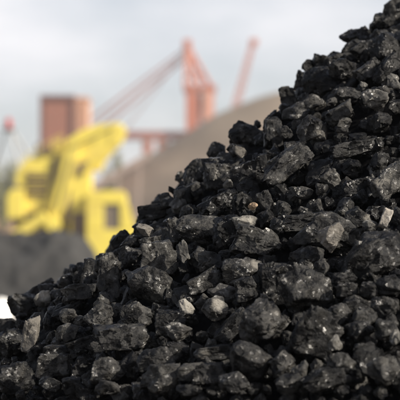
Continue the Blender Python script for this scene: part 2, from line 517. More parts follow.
MB().box((xb + 0.1, 0.3, top), (xc + 0.15, 7.0, top + 0.35)).build("roof_trim", M_TERRA_LIT, t)

# red gantry crane with stays
CY = 400.0
cx0 = gx(196, CY)
t = empty("gantry_crane", (cx0, CY, 0), "red oxide gantry crane with pointed mast, stay cables and a long level boom", "crane")
def c2(px, py, y=0.0):
    return (gx(px, CY) - cx0, y, gz(py, CY))
def lattice(m, a0, a1, b0, b1, n, r):
    a0, a1, b0, b1 = map(Vector, (a0, a1, b0, b1))
    for k in range(n):
        s, e = k / n, (k + 1) / n
        m.bar(a0.lerp(a1, s), b0.lerp(b1, e), r); m.bar(b0.lerp(b1, s), a0.lerp(a1, s), r)
for px0, px1 in ((186, 198.5), (203.5, 214)):
    m = MB()
    xl, xr = gx(px0, CY) - cx0, gx(px1, CY) - cx0
    z1 = gz(92, CY)
    for yy in (-4, 4):
        m.box((xl, yy - 0.8, 0), (xr, yy + 0.8, z1))
    m.box((xl + 0.2, -3.2, z1 * 0.55), (xr - 0.2, 3.2, z1 * 0.6)); m.box((xl + 0.2, -3.2, z1 * 0.93), (xr - 0.2, 3.2, z1 * 0.99))
    m.build("leg", M_RED if px0 == 186 else M_RED_LIT, t)
m = MB(); z1 = gz(92, CY)
m.box((gx(184, CY) - cx0, -5, z1 + 0.01), (gx(216, CY) - cx0, 5, z1 + 1.1)).build("cross_beam", M_RED, t)
for px in (184.5, 192, 201, 213):
    m = MB()
    for yy in (-1, 1):
        m.bar(c2(185.5 + (px - 184) * 0.12, 47, yy * 0.9), c2(px, 91, yy * 4), 0.40, 6)
    m.bar(c2(px * 0.5 + 93.5, 68, -2.4), c2(px * 0.5 + 93.5, 68, 2.4), 0.4)
    m.build("mast_leg", M_RED, t)
m = MB(); m.bar(c2(186, 60), c2(200, 66), 0.45); m.bar(c2(185, 75), c2(206, 76), 0.45); [m.bar(c2(184.5 + 0.3 * k, 52 + 8 * k), c2(191.5 + 4.1 * k, 58 + 8 * k), 0.22) for k in range(5)]; m.build("brace", M_RED, t)
MB().box((gx(198.7, CY) - cx0, 2.5, gz(122, CY)), (gx(203.3, CY) - cx0, 3.2, gz(94, CY))).build("gap_dark_sheet", M_TRIM, t)  # dark sheet added to darken the gap between the legs
MB().box((gx(183, CY) - cx0, -1.6, gz(50, CY)), (gx(191.5, CY) - cx0, 1.6, gz(40, CY))).build("mast_head", M_RED, t, 0.3)
m = MB()
for yy in (-2.2, 2.2):
    a0, a1, b0, b1 = c2(214, 133, yy), c2(66, 133, yy), c2(214, 138, yy), c2(66, 138, yy)
    m.bar(a0, a1, 0.45); m.bar(b0, b1, 0.45); lattice(m, a0, a1, b0, b1, 22, 0.22)
m.box((gx(66, CY) - cx0, -2.0, gz(137.6, CY)), (gx(214, CY) - cx0, 2.0, gz(136.6, CY)))
m.build("boom", M_CABLE, t)
for (pa, ya), (pb, yb) in (((184, 50), (72, 133)), ((185, 54), (86, 133)), ((186, 58), (98, 133)), ((186, 50), (122, 133))):
    m = MB()
    for yy in (-1.4, 1.4):
        m.bar(c2(pa, ya, yy * 0.5), c2(pb, yb, yy), 0.17 if pb != 122 else 0.08, 5)
    m.build("stay_cable", M_CABLE, t)
for px, w in ((147, 9), (163, 11)):
    b_ = MB().box((gx(px - w / 2, CY) - cx0, -2.6, gz(153, CY)), (gx(px + w / 2, CY) - cx0, 2.6, gz(138.8, CY))).build("trolley_house", M_RED, t, 0.2)
    MB().box((gx(px - w / 2 + 1.5, CY) - cx0, -2.75, gz(145, CY)), (gx(px + w / 2 - 1.5, CY) - cx0, -2.62, gz(141, CY))).build("window", M_GLASS, b_)

# second crane: a raised jib showing above the hill
JY = 480.0
jx = gx(224, JY)
t = empty("jib_crane", (jx, JY, 0), "distant faded red crane jib raised steeply above the tan hill", "crane")
m = MB()
j0 = Vector((0, 0, gz(150, JY))); j1 = Vector((gx(254, JY) - jx, 0, gz(40, JY)))
dd = (j1 - j0).normalized(); nn = Vector((dd.z, 0, -dd.x))
for yy in (-1, 1):
    for s in (-1, 1):
        m.bar(j0 + nn * s * 1.1 + Vector((0, yy, 0)), j1 + nn * s * 0.5 + Vector((0, yy, 0)), 0.28)
    lattice(m, j0 - nn * 1.1 + Vector((0, yy, 0)), j1 - nn * 0.5 + Vector((0, yy, 0)), j0 + nn * 1.1 + Vector((0, yy, 0)), j1 + nn * 0.5 + Vector((0, yy, 0)), 16, 0.2)
m.build("jib", M_RED, t)
MB().box((gx(250, JY) - jx, -1.3, gz(46, JY)), (gx(258, JY) - jx, 1.3, gz(39, JY))).build("jib_head", M_RED, t, 0.3)
MB().box((-2.5, -2.5, 0), (2.5, 2.5, gz(152, JY))).build("pedestal", M_RED, t)

# inclined conveyor gallery on trestles in front of the hill
VY = 185.0
vx = gx(80, VY)
t = empty("conveyor_gallery", (vx, VY, 0), "brownish inclined conveyor gallery climbing right in front of the tan hill", "conveyor")
m = MB(); m.prism(P2([(60, 212), (60, 203), (150, 152), (150, 159)], VY, vx), -1.2, 1.2); m.build("gallery", M_BELT, t)
for px, py in ((72, 203), (95, 190), (118, 176), (140, 164)):
    x = gx(px, VY) - vx
    m = MB(); m.bar((x, -1.0, gz(py, VY)), (x - 0.5, -1.3, 0), 0.16); m.bar((x, 1.0, gz(py, VY)), (x - 0.5, 1.3, 0), 0.16); m.bar((x, -1.0, gz(py, VY) - 3), (x, 1.0, gz(py, VY) - 3), 0.1)
    m.build("trestle", M_BELT, t)

# mast with red head at the far left
KY = 125.0
kx = gx(8, KY)
t = empty("signal_mast", (kx, KY, 0), "tripod mast of pale poles with a red lamp head at the left edge", "mast")
zt = gz(123, KY)
for dx, dy, mm in ((-16, 0.0, M_DARK), (13, -1.5, M_GREY), (28, 1.5, M_GREY)):
    MB().bar((0, 0, zt), ((gx(8 + dx * 2.8, KY) - kx) * 1.2, dy * 2, 0), 0.09 if mm is M_GREY else 0.08, 8, 0.22 if mm is M_GREY else 0.14).build("pole", mm, t)
lh = MB().bar((0, 0, zt - 0.45), (0, 0, zt + 0.15), 0.22, 12, 0.26).bar((0, 0, zt + 0.15), (0, 0, zt + 0.4), 0.26, 12, 0.05).build("lamp_head", M_LAMP, t)
MB().box((-0.45, -0.45, zt - 0.6), (0.45, 0.45, zt - 0.45)).build("bracket", M_DARK, t)

# low brick shed and trees at the far left
SY = 190.0
sx = gx(-8, SY)
t = empty("brick_shed", (sx, SY, 0), "low red brick shed with a dark roof at the left edge", "shed")
MB().box((gx(-40, SY) - sx, 0, 0), (gx(9, SY) - sx, 6, gz(202, SY))).build("wall", M_BRICK, t)
MB().prism([(gx(-42, SY) - sx, gz(202, SY)), (gx(11, SY) - sx, gz(202, SY)), (gx(4, SY) - sx, gz(194, SY)), (gx(-34, SY) - sx, gz(194, SY))], -0.3, 6.3).build("roof", M_TRIM, t)
def tree(px, py_top, Y, wpx, seed, label):
    rs = random.Random(seed)
    x = gx(px, Y); ht = gz(py_top, Y); w = wpx * Y * 0.0006
    t = empty("broadleaf_tree", (x, Y, 0), label, "tree", "trees beyond the yard")
    m = MB(); m.bar((0, 0, 0), (0.1, 0, ht * 0.5), 0.28, 8, 0.16)
    tips = []
    for k in range(7):
        a = rs.uniform(0, 6.28); e = Vector((math.cos(a) * w * 0.35, math.sin(a) * w * 0.35, ht * rs.uniform(0.55, 0.9)))
        m.bar((0.1, 0, ht * rs.uniform(0.3, 0.5)), e, 0.1, 6, 0.03); tips.append(e)
    m.build("trunk", M_BARK, t)
    m = MB()
    for k in range(1500):
        c = rs.choice(tips) + Vector((rs.gauss(0, w * 0.14), rs.gauss(0, w * 0.14), rs.gauss(0, ht * 0.08)))
        if c.z > ht: continue
        u = Vector((rs.gauss(0, 1), rs.gauss(0, 1), rs.gauss(0, 1))).normalized(); v = u.orthogonal().normalized()
        s = rs.uniform(0.10, 0.26)
        m.add([c - u * s, c + v * s * 0.5, c + u * s, c - v * s * 0.5], [(0, 1, 2, 3)])
    m.build("crown", M_LEAF, t)
tree(2, 160, 160, 26, 1, "dull green tree at the far left edge beyond the yellow machine")
tree(112, 152, 230, 16, 2, "small grey green tree beside the conveyor, below the boom")

# yellow loading machine
YY = 100.0
yx = gx(75, YY)
t = empty("loading_machine", (yx, YY, 0), "bright yellow coal loading machine with raised boom and windowed cab", "machine")
Q = lambda pts: P2(pts, YY, yx)
for s in (-1, 1):
    m = MB()
    pts = []
    for k in range(10):
        a = math.pi * (k / 9 + 0.5); pts.append((-2.6 + 0.7 * math.cos(a), 0.71 + 0.7 * math.sin(a)))
    for k in range(10):
        a = math.pi * (k / 9 - 0.5); pts.append((2.6 + 0.7 * math.cos(a), 0.71 + 0.7 * math.sin(a)))
    m.prism(pts, s * 1.9 - 0.4, s * 1.9 + 0.4); m.build("crawler", M_DARK, t)
MB().box((-2.6, -1.4, 0.9), (2.8, 1.4, 1.9)).build("chassis", M_YELLOW, t, 0.08)
MB().prism(Q([(69, 262), (71, 172), (92, 170), (90, 262)]), -0.8, 0.8).build("column", M_YELLOW, t, 0.08)
hs = MB().prism(Q([(15, 213), (16, 174), (23, 163), (44, 151), (68, 141), (66, 172), (62, 213)]), -0.4, 1.4).build("engine_housing", M_YELLOW, t, 0.1)
gr = Q([(27, 197), (48, 172)])
MB().box((gr[0][0], -0.46, gr[0][1]), (gr[1][0], -0.42, gr[1][1])).build("grille", M_BROWN, hs)
for k in range(6):
    z = gr[0][1] + (gr[1][1] - gr[0][1]) * (k + 0.5) / 6
    MB().box((gr[0][0] + 0.05, -0.56, z - 0.04), (gr[1][0] - 0.05, -0.47, z + 0.05)).build("louver", M_YELLOW if k % 2 else M_BROWN, hs)
MB().prism(Q([(8, 219), (8, 197), (12, 190), (25, 190), (25, 219)]), -0.9, 0.3).build("outrigger", M_YELLOW, t, 0.08)
MB().prism(Q([(13, 252), (13, 215), (60, 212), (60, 252)]), 0.1, 1.3).build("underframe", M_BROWN, t, 0.05)
MB().prism(Q([(8, 235), (46, 212), (52, 222), (13, 245)]), -1.5, -0.5).build("chute", M_YELLOW, t, 0.08)
c = Q([(55, 225)])[0]
MB().bar((c[0], -1.9, c[1]), (c[0], -0.2, c[1]), 0.46, 20).build("drive_drum", M_YELLOW, t, 0.06)
MB().prism(Q([(50, 246), (52, 176), (74, 170), (74, 246)]), 0.2, 1.2).build("inner_frame", M_BROWN, t, 0.05)
MB().prism(Q([(49, 222), (66, 150), (84, 140), (62, 224)]), -0.92, -0.46).build("arm", M_YELLOW, t, 0.08)
MB().prism(Q([(66, 141), (82, 130), (100, 125), (116, 125), (116, 148), (105, 160), (100, 171), (84, 170), (68, 174)]), -0.5, 0.9).build("boom", M_YELLOW, t, 0.1)
MB().prism(Q([(108, 124), (122, 124), (126, 131), (120, 145), (108, 150)]), -0.54, 1.2).build("boom_head", M_YELLOW, t, 0.12)
for (px, py, r) in ((58, 147, 6), (46, 151, 4.5)):
    c = Q([(px, py)])[0]
    MB().ring(c, r * 0.042, r * 0.06, -0.62, -0.45).bar((c[0], -0.66, c[1]), (c[0], -0.42, c[1]), 0.1, 10).build("pulley", M_BROWN if r < 5 else M_YELLOW, t)
MB().bar((Q([(92, 205)])[0][0], -0.2, Q([(92, 205)])[0][1]), (Q([(80, 168)])[0][0], -0.2, Q([(80, 168)])[0][1]), 0.16, 10).build("hydraulic_cylinder", M_GREY, t)
for nm, pts, y0, y1 in (("gap_shade_panel", [(63, 222), (66, 182), (72, 174), (71, 222)], -0.86, -0.82),
                    ("gap_shade_panel", [(75, 178), (76, 165), (88, 161), (90, 171)], -0.86, -0.82),
                    ("gap_shade_panel", [(73, 238), (73, 213), (87, 213), (87, 238)], -0.86, -0.82),  # shade on the lower column, painted as a brown sheet
                    ("gap_shade_panel", [(50, 190), (52, 160), (58, 154), (57, 176)], -0.45, -0.41),
                    ("gap_shade_panel", [(17, 196), (17, 186), (24, 186), (24, 196)], -0.45, -0.41)):
    MB().prism(Q(pts), y0, y1).build(nm, M_BROWN, t)  # flat brown sheets imitate dark gaps and shade, no real recesses
for a_, b_, nm, mt, r_ in (((84, 172), (104, 158), "hydraulic_cylinder", M_YELLOW, 0.17),
                           ((70, 150), (112, 130), "hose", M_DARK, 0.06), ((58, 212), (72, 160), "hose", M_DARK, 0.05)):
    pa, pb = Q([a_])[0], Q([b_])[0]
    MB().bar((pa[0], -0.95, pa[1]), (pb[0], -0.95, pb[1]), r_, 10).build(nm, mt, t)
m = MB()
rl = Q([(18, 166), (26, 156), (44, 145), (62, 135)])
for (x0, z0), (x1, z1) in zip(rl, rl[1:]):
    m.bar((x0, -0.3, z0), (x1, -0.3, z1), 0.04); m.bar((x0, -0.3, z0 - 0.3), (x1, -0.3, z1 - 0.3), 0.03)
for x0, z0 in rl: m.bar((x0, -0.3, z0 - 0.75), (x0, -0.3, z0), 0.04)
m.build("handrail", M_YELLOW, t)
c = Q([(36, 158)])[0]
MB().bar((c[0], 0.6, c[1] - 0.5), (c[0], 0.6, c[1] + 0.9), 0.11, 10).build("exhaust_pipe", M_BROWN, t)
cb = MB()
cb.prism(Q([(88, 196), (92, 192), (124, 192), (127, 196), (127, 205), (88, 205)]), -1.7, 0.4)
cb.prism(Q([(88, 205.2), (105, 205.2), (105, 230), (88, 230)]), -1.7, 0.4)
cb.prism(Q([(121, 205.2), (129, 205.2), (136, 230), (121, 230)]), -1.7, 0.4)
cb.prism(Q([(88, 230.2), (137, 230.2), (139, 262), (96, 262), (88, 250)]), -1.7, 0.4)
cb = cb.build("cab", M_YELLOW, t, 0.05)
w_ = Q([(104, 230.5), (122, 204.5)])
MB().box((w_[0][0], -1.56, w_[0][1]), (w_[1][0], -1.50, w_[1][1])).build("window", M_GLASS, cb)
w3 = Q([(106, 229), (119, 215)])
MB().box((w3[0][0] + 0.2, -0.9, w3[0][1]), (w3[1][0] - 0.1, -0.4, w3[1][1])).build("seat", M_DARK, cb, 0.06)
MB().prism(Q([(130, 207), (133, 207), (138, 228), (135, 228)]), -1.4, 0.1).build("windscreen", M_GLASS, cb)

# white round-topped post
WY = 30.0
wx = gx(1, WY)
t = empty("bollard", (wx, WY, 0), "white round topped post at the left edge behind the coal", "bollard")
vs = MB()
rr_ = 0.19; zt = gz(298, WY)
prof = [(rr_ + 0.05, 0.0), (rr_ + 0.05, 0.08), (rr_, 0.10), (rr_, zt - rr_)] + [(rr_ * math.cos(a), zt - rr_ + rr_ * math.sin(a)) for a in np.linspace(0.15, 1.5, 8)]
n = 24; V = []; F = []
for r_, z_ in prof:
    for k in range(n): V.append((r_ * math.cos(2 * math.pi * k / n), r_ * math.sin(2 * math.pi * k / n), z_))
for j in range(len(prof) - 1):
    for k in range(n): F.append((j * n + k, j * n + (k + 1) % n, (j + 1) * n + (k + 1) % n, (j + 1) * n + k))
F.append(tuple((len(prof) - 1) * n + k for k in range(n))); F.append(tuple(range(n - 1, -1, -1)))
vs.add(V, F).build("post", M_WHITE, t, 0, True)

# ------------------------------------------------------------------ the foreground coal pile
TAN = 0.80
APEX = at(484, -60, 5.65)
def pile_z(x, y):
    return APEX.z - TAN * (math.hypot(x - APEX.x, y - APEX.y))
def on_pile(px, py, lift=0.0):
    """point on the pile's cone that the photo pixel looks at (or where its ray passes nearest), and outward normal"""
    r = ray(px, py); best = None
    t, dt = 3.0, 0.02
    prev = None
    while t < 6.2:
        p = CAM + r * t
        g = p.z - pile_z(p.x, p.y)
        if best is None or g < best[0]: best = (g, t)
        if g < 0: break
        t += dt
    p = CAM + r * best[1]
    n = Vector((p.x - APEX.x, p.y - APEX.y, 0)).normalized() * TAN + Vector((0, 0, 1)); n.normalize()
    return p + n * lift, n
o = grid_mesh("coal_pile", np.linspace(APEX.x - 3.2, APEX.x + 3.2, 260), np.linspace(APEX.y - 3.2, APEX.y + 3.2, 260),
              lambda x, y: np.maximum(-0.2, APEX.z - 0.038 / 0.77 - TAN * np.hypot(x - APEX.x, y - APEX.y) + 0.018 * fbm(np.stack([x * 14, y * 14, 0 * x], 1), 3, 77)), M_FINES)
tag(o, kind="structure")

# photo x, y, width, height, roll (deg), kind, tone, lift (m), short name (or None), rest of the label
B, S, O, W, K = 'block', 'slab', 'round', 'wedge', 'column'
LUMPS = [
 (25,308,28,25,10,O,.9,.01,"rounded glinting coal lump","at the pile's left end beside the white post"),
 (47,304,17,16,20,O,1.7,.02,"dusty grey-topped lump","just right of the leftmost rounded lump"),
 (41,290,32,12,32,S,.8,.0,"dark plank-like coal slab","leaning on the skyline above the leftmost lump"),
 (57,294,14,11,0,O,1.1,.0,None,None),(60,311,26,20,20,W,.7,-.01,None,None),
 (39.5,346,16,36,-6,S,1.0,.045,"pale grey upright slab","standing on edge near the lower left corner"),
 (15,348,36,30,0,O,.9,.015,"dark sparkling boulder","left of the pale upright slab"),
 (7,328,21,18,0,O,.9,.0,None,None),(72,321,17,15,15,O,1.5,.02,"grey-sided lump","up and right of the pale upright slab"),
 (70,307,40,13,33,S,.7,-.005,None,None),(72,338,24,18,20,O,1.5,.02,None,None),
 (60,356,26,13,8,S,.8,.02,"low blue-sheened coal flake","right of the pale upright slab's foot"),
 (58,374,34,26,4,B,1.15,.025,"flat-faced dull grey block","below the pale upright slab, bottom left"),
 (19,384,46,34,-8,O,.9,.02,"broad dark lump","filling the bottom left corner"),
 (77,391,20,17,10,B,.8,.02,None,None),(57,393,24,13,-20,S,.9,.03,None,None),(92,385,24,26,0,O,.8,.0,None,None),(96,348,18,18,0,O,.8,-.01,None,None),
 (113.5,284,26,44,3,K,1.25,.03,"tall upright ribbed block","standing below the skyline, left of the oval boulder"),
 (93,276,20,28,-8,B,1.1,.01,"squat block","touching the left side of the tall ribbed block"),
 (84,297,36,16,10,S,1.2,.02,"flat tilted slab","below the squat block on the left flank"),
 (66,281,15,14,0,O,.9,.0,None,None),(77,278,10,14,20,W,1.0,.0,None,None),
 (116,258,38,18,32,S,.75,-.005,"long dark lump","on the skyline above the tall ribbed block"),
 (104,309,18,14,0,O,1.0,.0,None,None),
 (103,322,29,27,0,O,1.35,.025,"rough glittery brown lump","below the foot of the tall ribbed block"),
 (128,346,56,27,5,B,1.2,.03,"long flat-faced block","lying below the pitted boulder, lower left"),
 (139,322,32,28,-10,O,1.3,.02,"pitted round boulder","directly below the oval boulder"),
 (82,346,30,16,22,S,.75,.0,None,None),(107,365,22,21,0,O,.8,.01,None,None),(85,371,26,26,0,B,.75,.0,None,None),
 (113,379,34,24,6,O,1.5,.03,"brownish crusted lump","at the bottom edge under the long flat-faced block"),
 (112,396,24,14,0,O,1.2,.03,None,None),(133,366,20,24,35,B,.7,.0,None,None),
 (161,364,42,28,0,O,1.2,.01,"wide brown-black lump","right of the long flat-faced block's end"),
 (166,389,42,32,12,O,1.3,.03,"knobbly brown clump","on the bottom edge, below the wide brown-black lump"),
 (141,391,18,17,0,O,1.0,.0,None,None),
 (172,328,30,30,0,B,.75,.01,"dark square lump","left of the grey-capped lump"),
 (190,317,19,18,-15,W,2.4,.03,"grey-capped lump","right of the pitted boulder, mid-lower pile"),
 (179,339,30,18,-10,W,1.5,.025,None,None),(177,354,26,24,0,O,.75,.0,None,None),
 (195,381,26,17,6,S,1.4,.03,"pale-edged layered flake","near the bottom, right of the knobbly brown clump"),
 (192,397,24,13,0,O,1.0,.02,None,None),(197,358,15,32,5,K,.8,.0,None,None),
 (153,213,28,17,6,B,1.1,.0,"flat-topped block","perched on the skyline beside the yellow cab"),
 (156,229,36,20,15,O,.6,-.015,None,None),
 (151,239,17,11,-28,W,1.0,.035,"small bright wedge chip","below the flat-topped skyline block"),
 (156,249,22,9,12,S,1.3,.03,None,None),(131,244,22,17,10,O,.75,.0,None,None),(132,260,26,24,-10,O,.95,.0,None,None),
 (165,265,36,33,-4,B,1.5,.03,"large squarish block","sitting directly above the oval boulder"),
 (188,260,12,21,22,B,1.7,.03,"brick-shaped tilted lump","right of the large squarish block"),
 (177,233,13,26,12,K,1.2,.01,"thin ribbed splinter","standing above the large squarish block"),
 (190,227,18,24,0,B,.9,-.005,None,None),(171,245,14,12,0,W,1.3,.01,None,None),
 (168,203,17,13,0,O,1.0,.0,None,None),(186,213,20,18,0,O,.7,-.02,None,None),
 (153,293,44,34,-14,O,1.2,.035,"oval boulder","smooth and rounded, in the middle of the left half"),
 (186,300,24,22,0,O,.9,.01,None,None),(128,299,16,26,-20,B,.6,-.01,None,None),(172,283,20,11,-20,S,.7,-.01,None,None),
 (218,210,48,26,27,S,.6,.0,"big dark slanting slab","in shade in the upper middle of the pile"),
 (243,205,22,24,0,B,.75,.0,None,None),(219,183,7,13,4,K,2.4,.035,None,None),(233,192,10,10,0,W,2.2,.03,None,None),
 (200,233,40,28,-6,O,1.3,.015,"wavy-surfaced lump","below the big dark slanting slab"),
 (227,234,26,34,0,B,.7,.005,"shiny dark lump","between the wavy lump and the sparkling pale one"),
 (184,199,9,10,0,W,2.6,.02,None,None),
 (259,247,48,30,-8,B,1.25,.02,"broad twin-lobed block","in the centre of the pile"),
 (249,230,24,15,10,O,2.3,.025,"sparkling pale-crusted lump","resting on the broad twin-lobed block"),
 (281,233,18,16,-25,W,1.1,.02,None,None),
 (256,212,9,8,10,W,1.6,.02,"tiny tan-orange stone","above the sparkling pale-crusted lump"),
 (267,205,15,22,30,S,1.1,.01,None,None),
 (246,276,40,28,12,O,1.3,.02,"lump with a pale right shoulder","under the broad twin-lobed block"),
 (208,287,36,20,24,S,1.2,.02,"slanting flat slab","right of the oval boulder, centre of the frame"),
 (211,265,22,23,0,W,1.2,.01,None,None),(252,296,28,24,10,B,1.2,.025,"square-cornered grey lump","below the pale-shouldered lump"),
 (228,299,28,18,0,O,1.4,.02,None,None),
 (275,284,34,42,5,B,.7,.0,"large shadowed block","with a bluish sheen, left of the great smooth lump"),
 (267,306,7,7,0,W,3.0,.03,"tiny white chip","at the foot of the large shadowed block"),
 (309,298,48,50,15,W,1.1,.035,"great smooth lump","with a pointed base, right of centre"),
 (308,262,34,24,5,O,1.1,.01,None,None),
 (306,222,60,18,8,S,1.0,.0,"long flat ledge of coal","above the huge low boulder"),
 (331,239,64,36,-6,O,1.15,.025,"huge low speckled boulder","behind the pale triangular stone"),
 (337,256,25,27,8,W,1.0,.06,"pale triangular stone","lying against the huge speckled boulder, right side"),
 (370,266,70,44,24,O,.9,.03,"huge dark smooth boulder","at the right edge below the pale triangular stone"),
 (360,225,28,24,-10,O,1.0,.02,"brown-ended round lump","above the huge dark smooth boulder"),
 (373,235,16,12,5,O,1.8,.03,None,None),(388,229,9,20,-22,S,2.2,.035,"narrow pale bar of stone","at the right edge above the huge dark boulder"),
 (312,264,26,26,0,O,1.2,.01,None,None),(344,282,32,20,10,O,.7,.0,None,None),(366,266,10,8,0,O,2.4,.07,None,None),
 (323,276,14,22,-10,W,1.4,.02,None,None),(343,212,15,13,0,O,1.3,.0,None,None),
 (391,292,26,22,0,O,.9,.02,None,None),(372,297,22,19,0,O,1.0,.02,None,None),(349,298,22,18,0,B,.9,.02,None,None),
 (313,137,24,28,0,O,1.1,.03,"upright pale-cornered lump","below the big skyline boulder, upper right"),
 (377,109,26,22,-12,W,1.7,.03,"peaked sunlit lump","in the upper right part of the pile"),
 (343,118,30,16,36,S,1.3,.02,"slanting grey slab","left of the peaked sunlit lump"),
 (346,131,15,15,0,W,1.3,.02,None,None),
 (290,173,54,25,36,B,1.25,.03,"thick slanting bar-like block","in the upper middle, below the skyline hollow"),
 (358,150,52,18,10,S,.8,.0,None,None),(392,190,42,24,45,S,1.6,.03,"sunlit slab edge","jutting from the right edge halfway up"),
 (330,168,50,34,15,O,.6,-.02,None,None),(352,186,42,28,0,B,.6,-.02,None,None),(305,196,18,13,0,O,1.2,.01,None,None),(323,192,12,11,0,O,1.3,.01,None,None),
 (247,134,34,26,12,O,1.0,.005,"grey skyline lump","where the tan hill meets the coal"),
 (275,136,18,32,0,B,1.1,.01,"upright block","just right of the grey skyline lump"),
 (288,138,15,13,0,W,1.2,.02,None,None),
 (246,161,12,13,15,W,.85,.035,"bright little cube of stone","under the grey skyline lump"),
 (257,173,40,32,30,B,.8,.0,"dark faceted block","below the bright little cube"),
 (272,160,26,26,0,B,.6,-.02,None,None),(298,150,24,12,0,S,1.0,.01,None,None),
 (221,177,36,34,-5,B,1.0,.01,"bright-streaked angular block","below the left skyline"),
 (216,152,18,20,0,O,1.1,.0,None,None),(204,166,16,14,0,O,.9,.0,None,None),(237,153,18,14,0,W,1.2,.01,None,None),
 (196,174,26,29,0,O,.9,.0,"dark round skyline lump","with glitter on its right, left of the angular block"),
 (180,177,10,12,0,W,1.3,.0,None,None),(173,191,7,12,35,W,.8,.0,"thin dark splinter","sticking up from the skyline"),
 (167,200,15,15,0,O,1.2,.0,None,None),(184,195,20,18,0,O,.9,.0,None,None),
 (308,67,12,14,0,O,.8,.0,"small ball-like lump","sticking out at the upper skyline"),
 (321,64,18,18,-10,B,.8,.0,None,None),(342,60,30,15,14,S,1.0,.0,None,None),
 (304,82,17,20,-15,B,1.0,.0,None,None),
 (325,86,40,32,0,O,.9,.01,"big skyline boulder","below the small ball-like lump"),
 (288,98,16,22,10,B,1.0,.0,"small upright block","on the skyline left of the big skyline boulder"),
 (297,112,28,20,0,O,1.1,.0,None,None),(347,76,30,22,0,O,1.0,.02,None,None),(318,108,22,16,0,O,1.3,.02,None,None),(336,111,11,11,0,O,1.3,.03,None,None),
 (359,38,36,24,-10,O,.9,.0,"loaf-shaped lump","perched alone on the upper skyline"),
 (380,24,17,22,-28,O,.6,.0,"dark egg-shaped lump","on the skyline near the top right corner"),
 (394,10,20,28,-10,O,1.3,.0,"topmost brown-grey lump","cut by the top right corner"),
 (385,37,20,18,20,O,.7,-.01,None,None),(351,48,26,16,12,O,.9,-.01,None,None),(333,56,24,14,14,O,.9,-.01,None,None),(373,43,18,16,0,O,.8,-.01,None,None),(378,33,17,14,30,O,.7,-.01,None,None),(365,50,30,18,10,O,.9,.0,None,None),(386,54,30,36,20,O,.8,.0,None,None),
 (369,77,24,16,36,S,1.3,.02,None,None),(347,100,34,20,0,O,1.0,.01,None,None),(367,93,8,6,-20,W,3.0,.03,"tiny pale chip","above the peaked sunlit lump"),
 (385,97,13,10,0,O,1.4,.02,None,None),(396,90,13,15,0,W,1.9,.03,None,None),(391,72,26,36,-40,S,.9,.0,None,None),
 (269,336,46,42,0,O,1.25,.05,"bulky glittering lump","lower middle, standing clear of its neighbours"),
 (219,317,26,24,0,O,1.6,.03,"brown glinting lump","left of the leaning bluish slab"),
 (237,331,44,18,46,S,.8,.02,"leaning bluish slab","left of the bulky glittering lump"),
 (222,358,48,14,6,S,.8,.02,"low pale-edged dark slab","lower middle near the bottom"),
 (255,374,40,36,-10,O,1.1,.04,"egg-shaped dull boulder","bottom middle below the bulky glittering lump"),
 (213,383,32,22,0,B,1.1,.03,None,None),(238,392,30,22,0,O,1.0,.03,None,None),
 (285,373,26,26,0,O,1.2,.03,"small round brownish boulder","right of the egg-shaped dull boulder"),
 (292,393,26,20,0,O,1.1,.03,None,None),
 (318,345,42,52,-30,B,1.1,.03,"long blurred block","leaning in the lower right, right of the bulky glittering lump"),
 (338,321,28,22,0,O,1.3,.02,None,None),(366,325,24,22,0,O,1.2,.02,None,None),(362,341,30,22,0,O,.8,.03,None,None),(388,339,22,24,0,O,1.1,.03,None,None),
 (339,358,14,16,0,W,2.2,.05,"blurred pale knob","right of the long blurred block"),
 (344,372,28,20,0,O,1.4,.03,None,None),(366,362,28,32,0,O,.8,.01,None,None),
 (328,391,48,22,10,O,1.0,.04,"blurred low boulder","on the bottom edge, right part"),
 (304,384,16,18,0,W,2.0,.045,None,None),(385,380,32,26,0,O,1.3,.03,"blurred brownish boulder","in the bottom right corner"),
 (355,309,30,20,10,O,.9,.01,None,None),(386,315,28,24,0,O,1.1,.02,None,None),(397,349,10,16,0,W,2.2,.04,None,None),
]
STONES = {"pale grey upright slab", "small bright wedge chip", "pale triangular stone", "bright little cube of stone", "narrow pale bar of stone", "tiny tan-orange stone"}
GROUP = "loose coal lumps on the foreground pile"
PALE_HIGHLIGHT = {"lump with a pale right shoulder": (.75, -.5, .45, .5), "upright pale-cornered lump": (.55, -.6, -.5, .45), "brown-ended round lump": (.85, -.4, .1, .55),  # tops, shoulders and edges painted paler as if sunlit; a few really tinted
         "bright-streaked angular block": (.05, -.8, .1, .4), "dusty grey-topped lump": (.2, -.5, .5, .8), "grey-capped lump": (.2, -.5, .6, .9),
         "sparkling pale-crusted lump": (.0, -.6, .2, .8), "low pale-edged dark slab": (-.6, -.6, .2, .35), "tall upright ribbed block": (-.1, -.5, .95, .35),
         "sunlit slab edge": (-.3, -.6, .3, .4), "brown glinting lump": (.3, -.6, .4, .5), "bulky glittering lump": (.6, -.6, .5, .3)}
pieces = []                      # [object, px, py, area, kind, tone, ref, label]
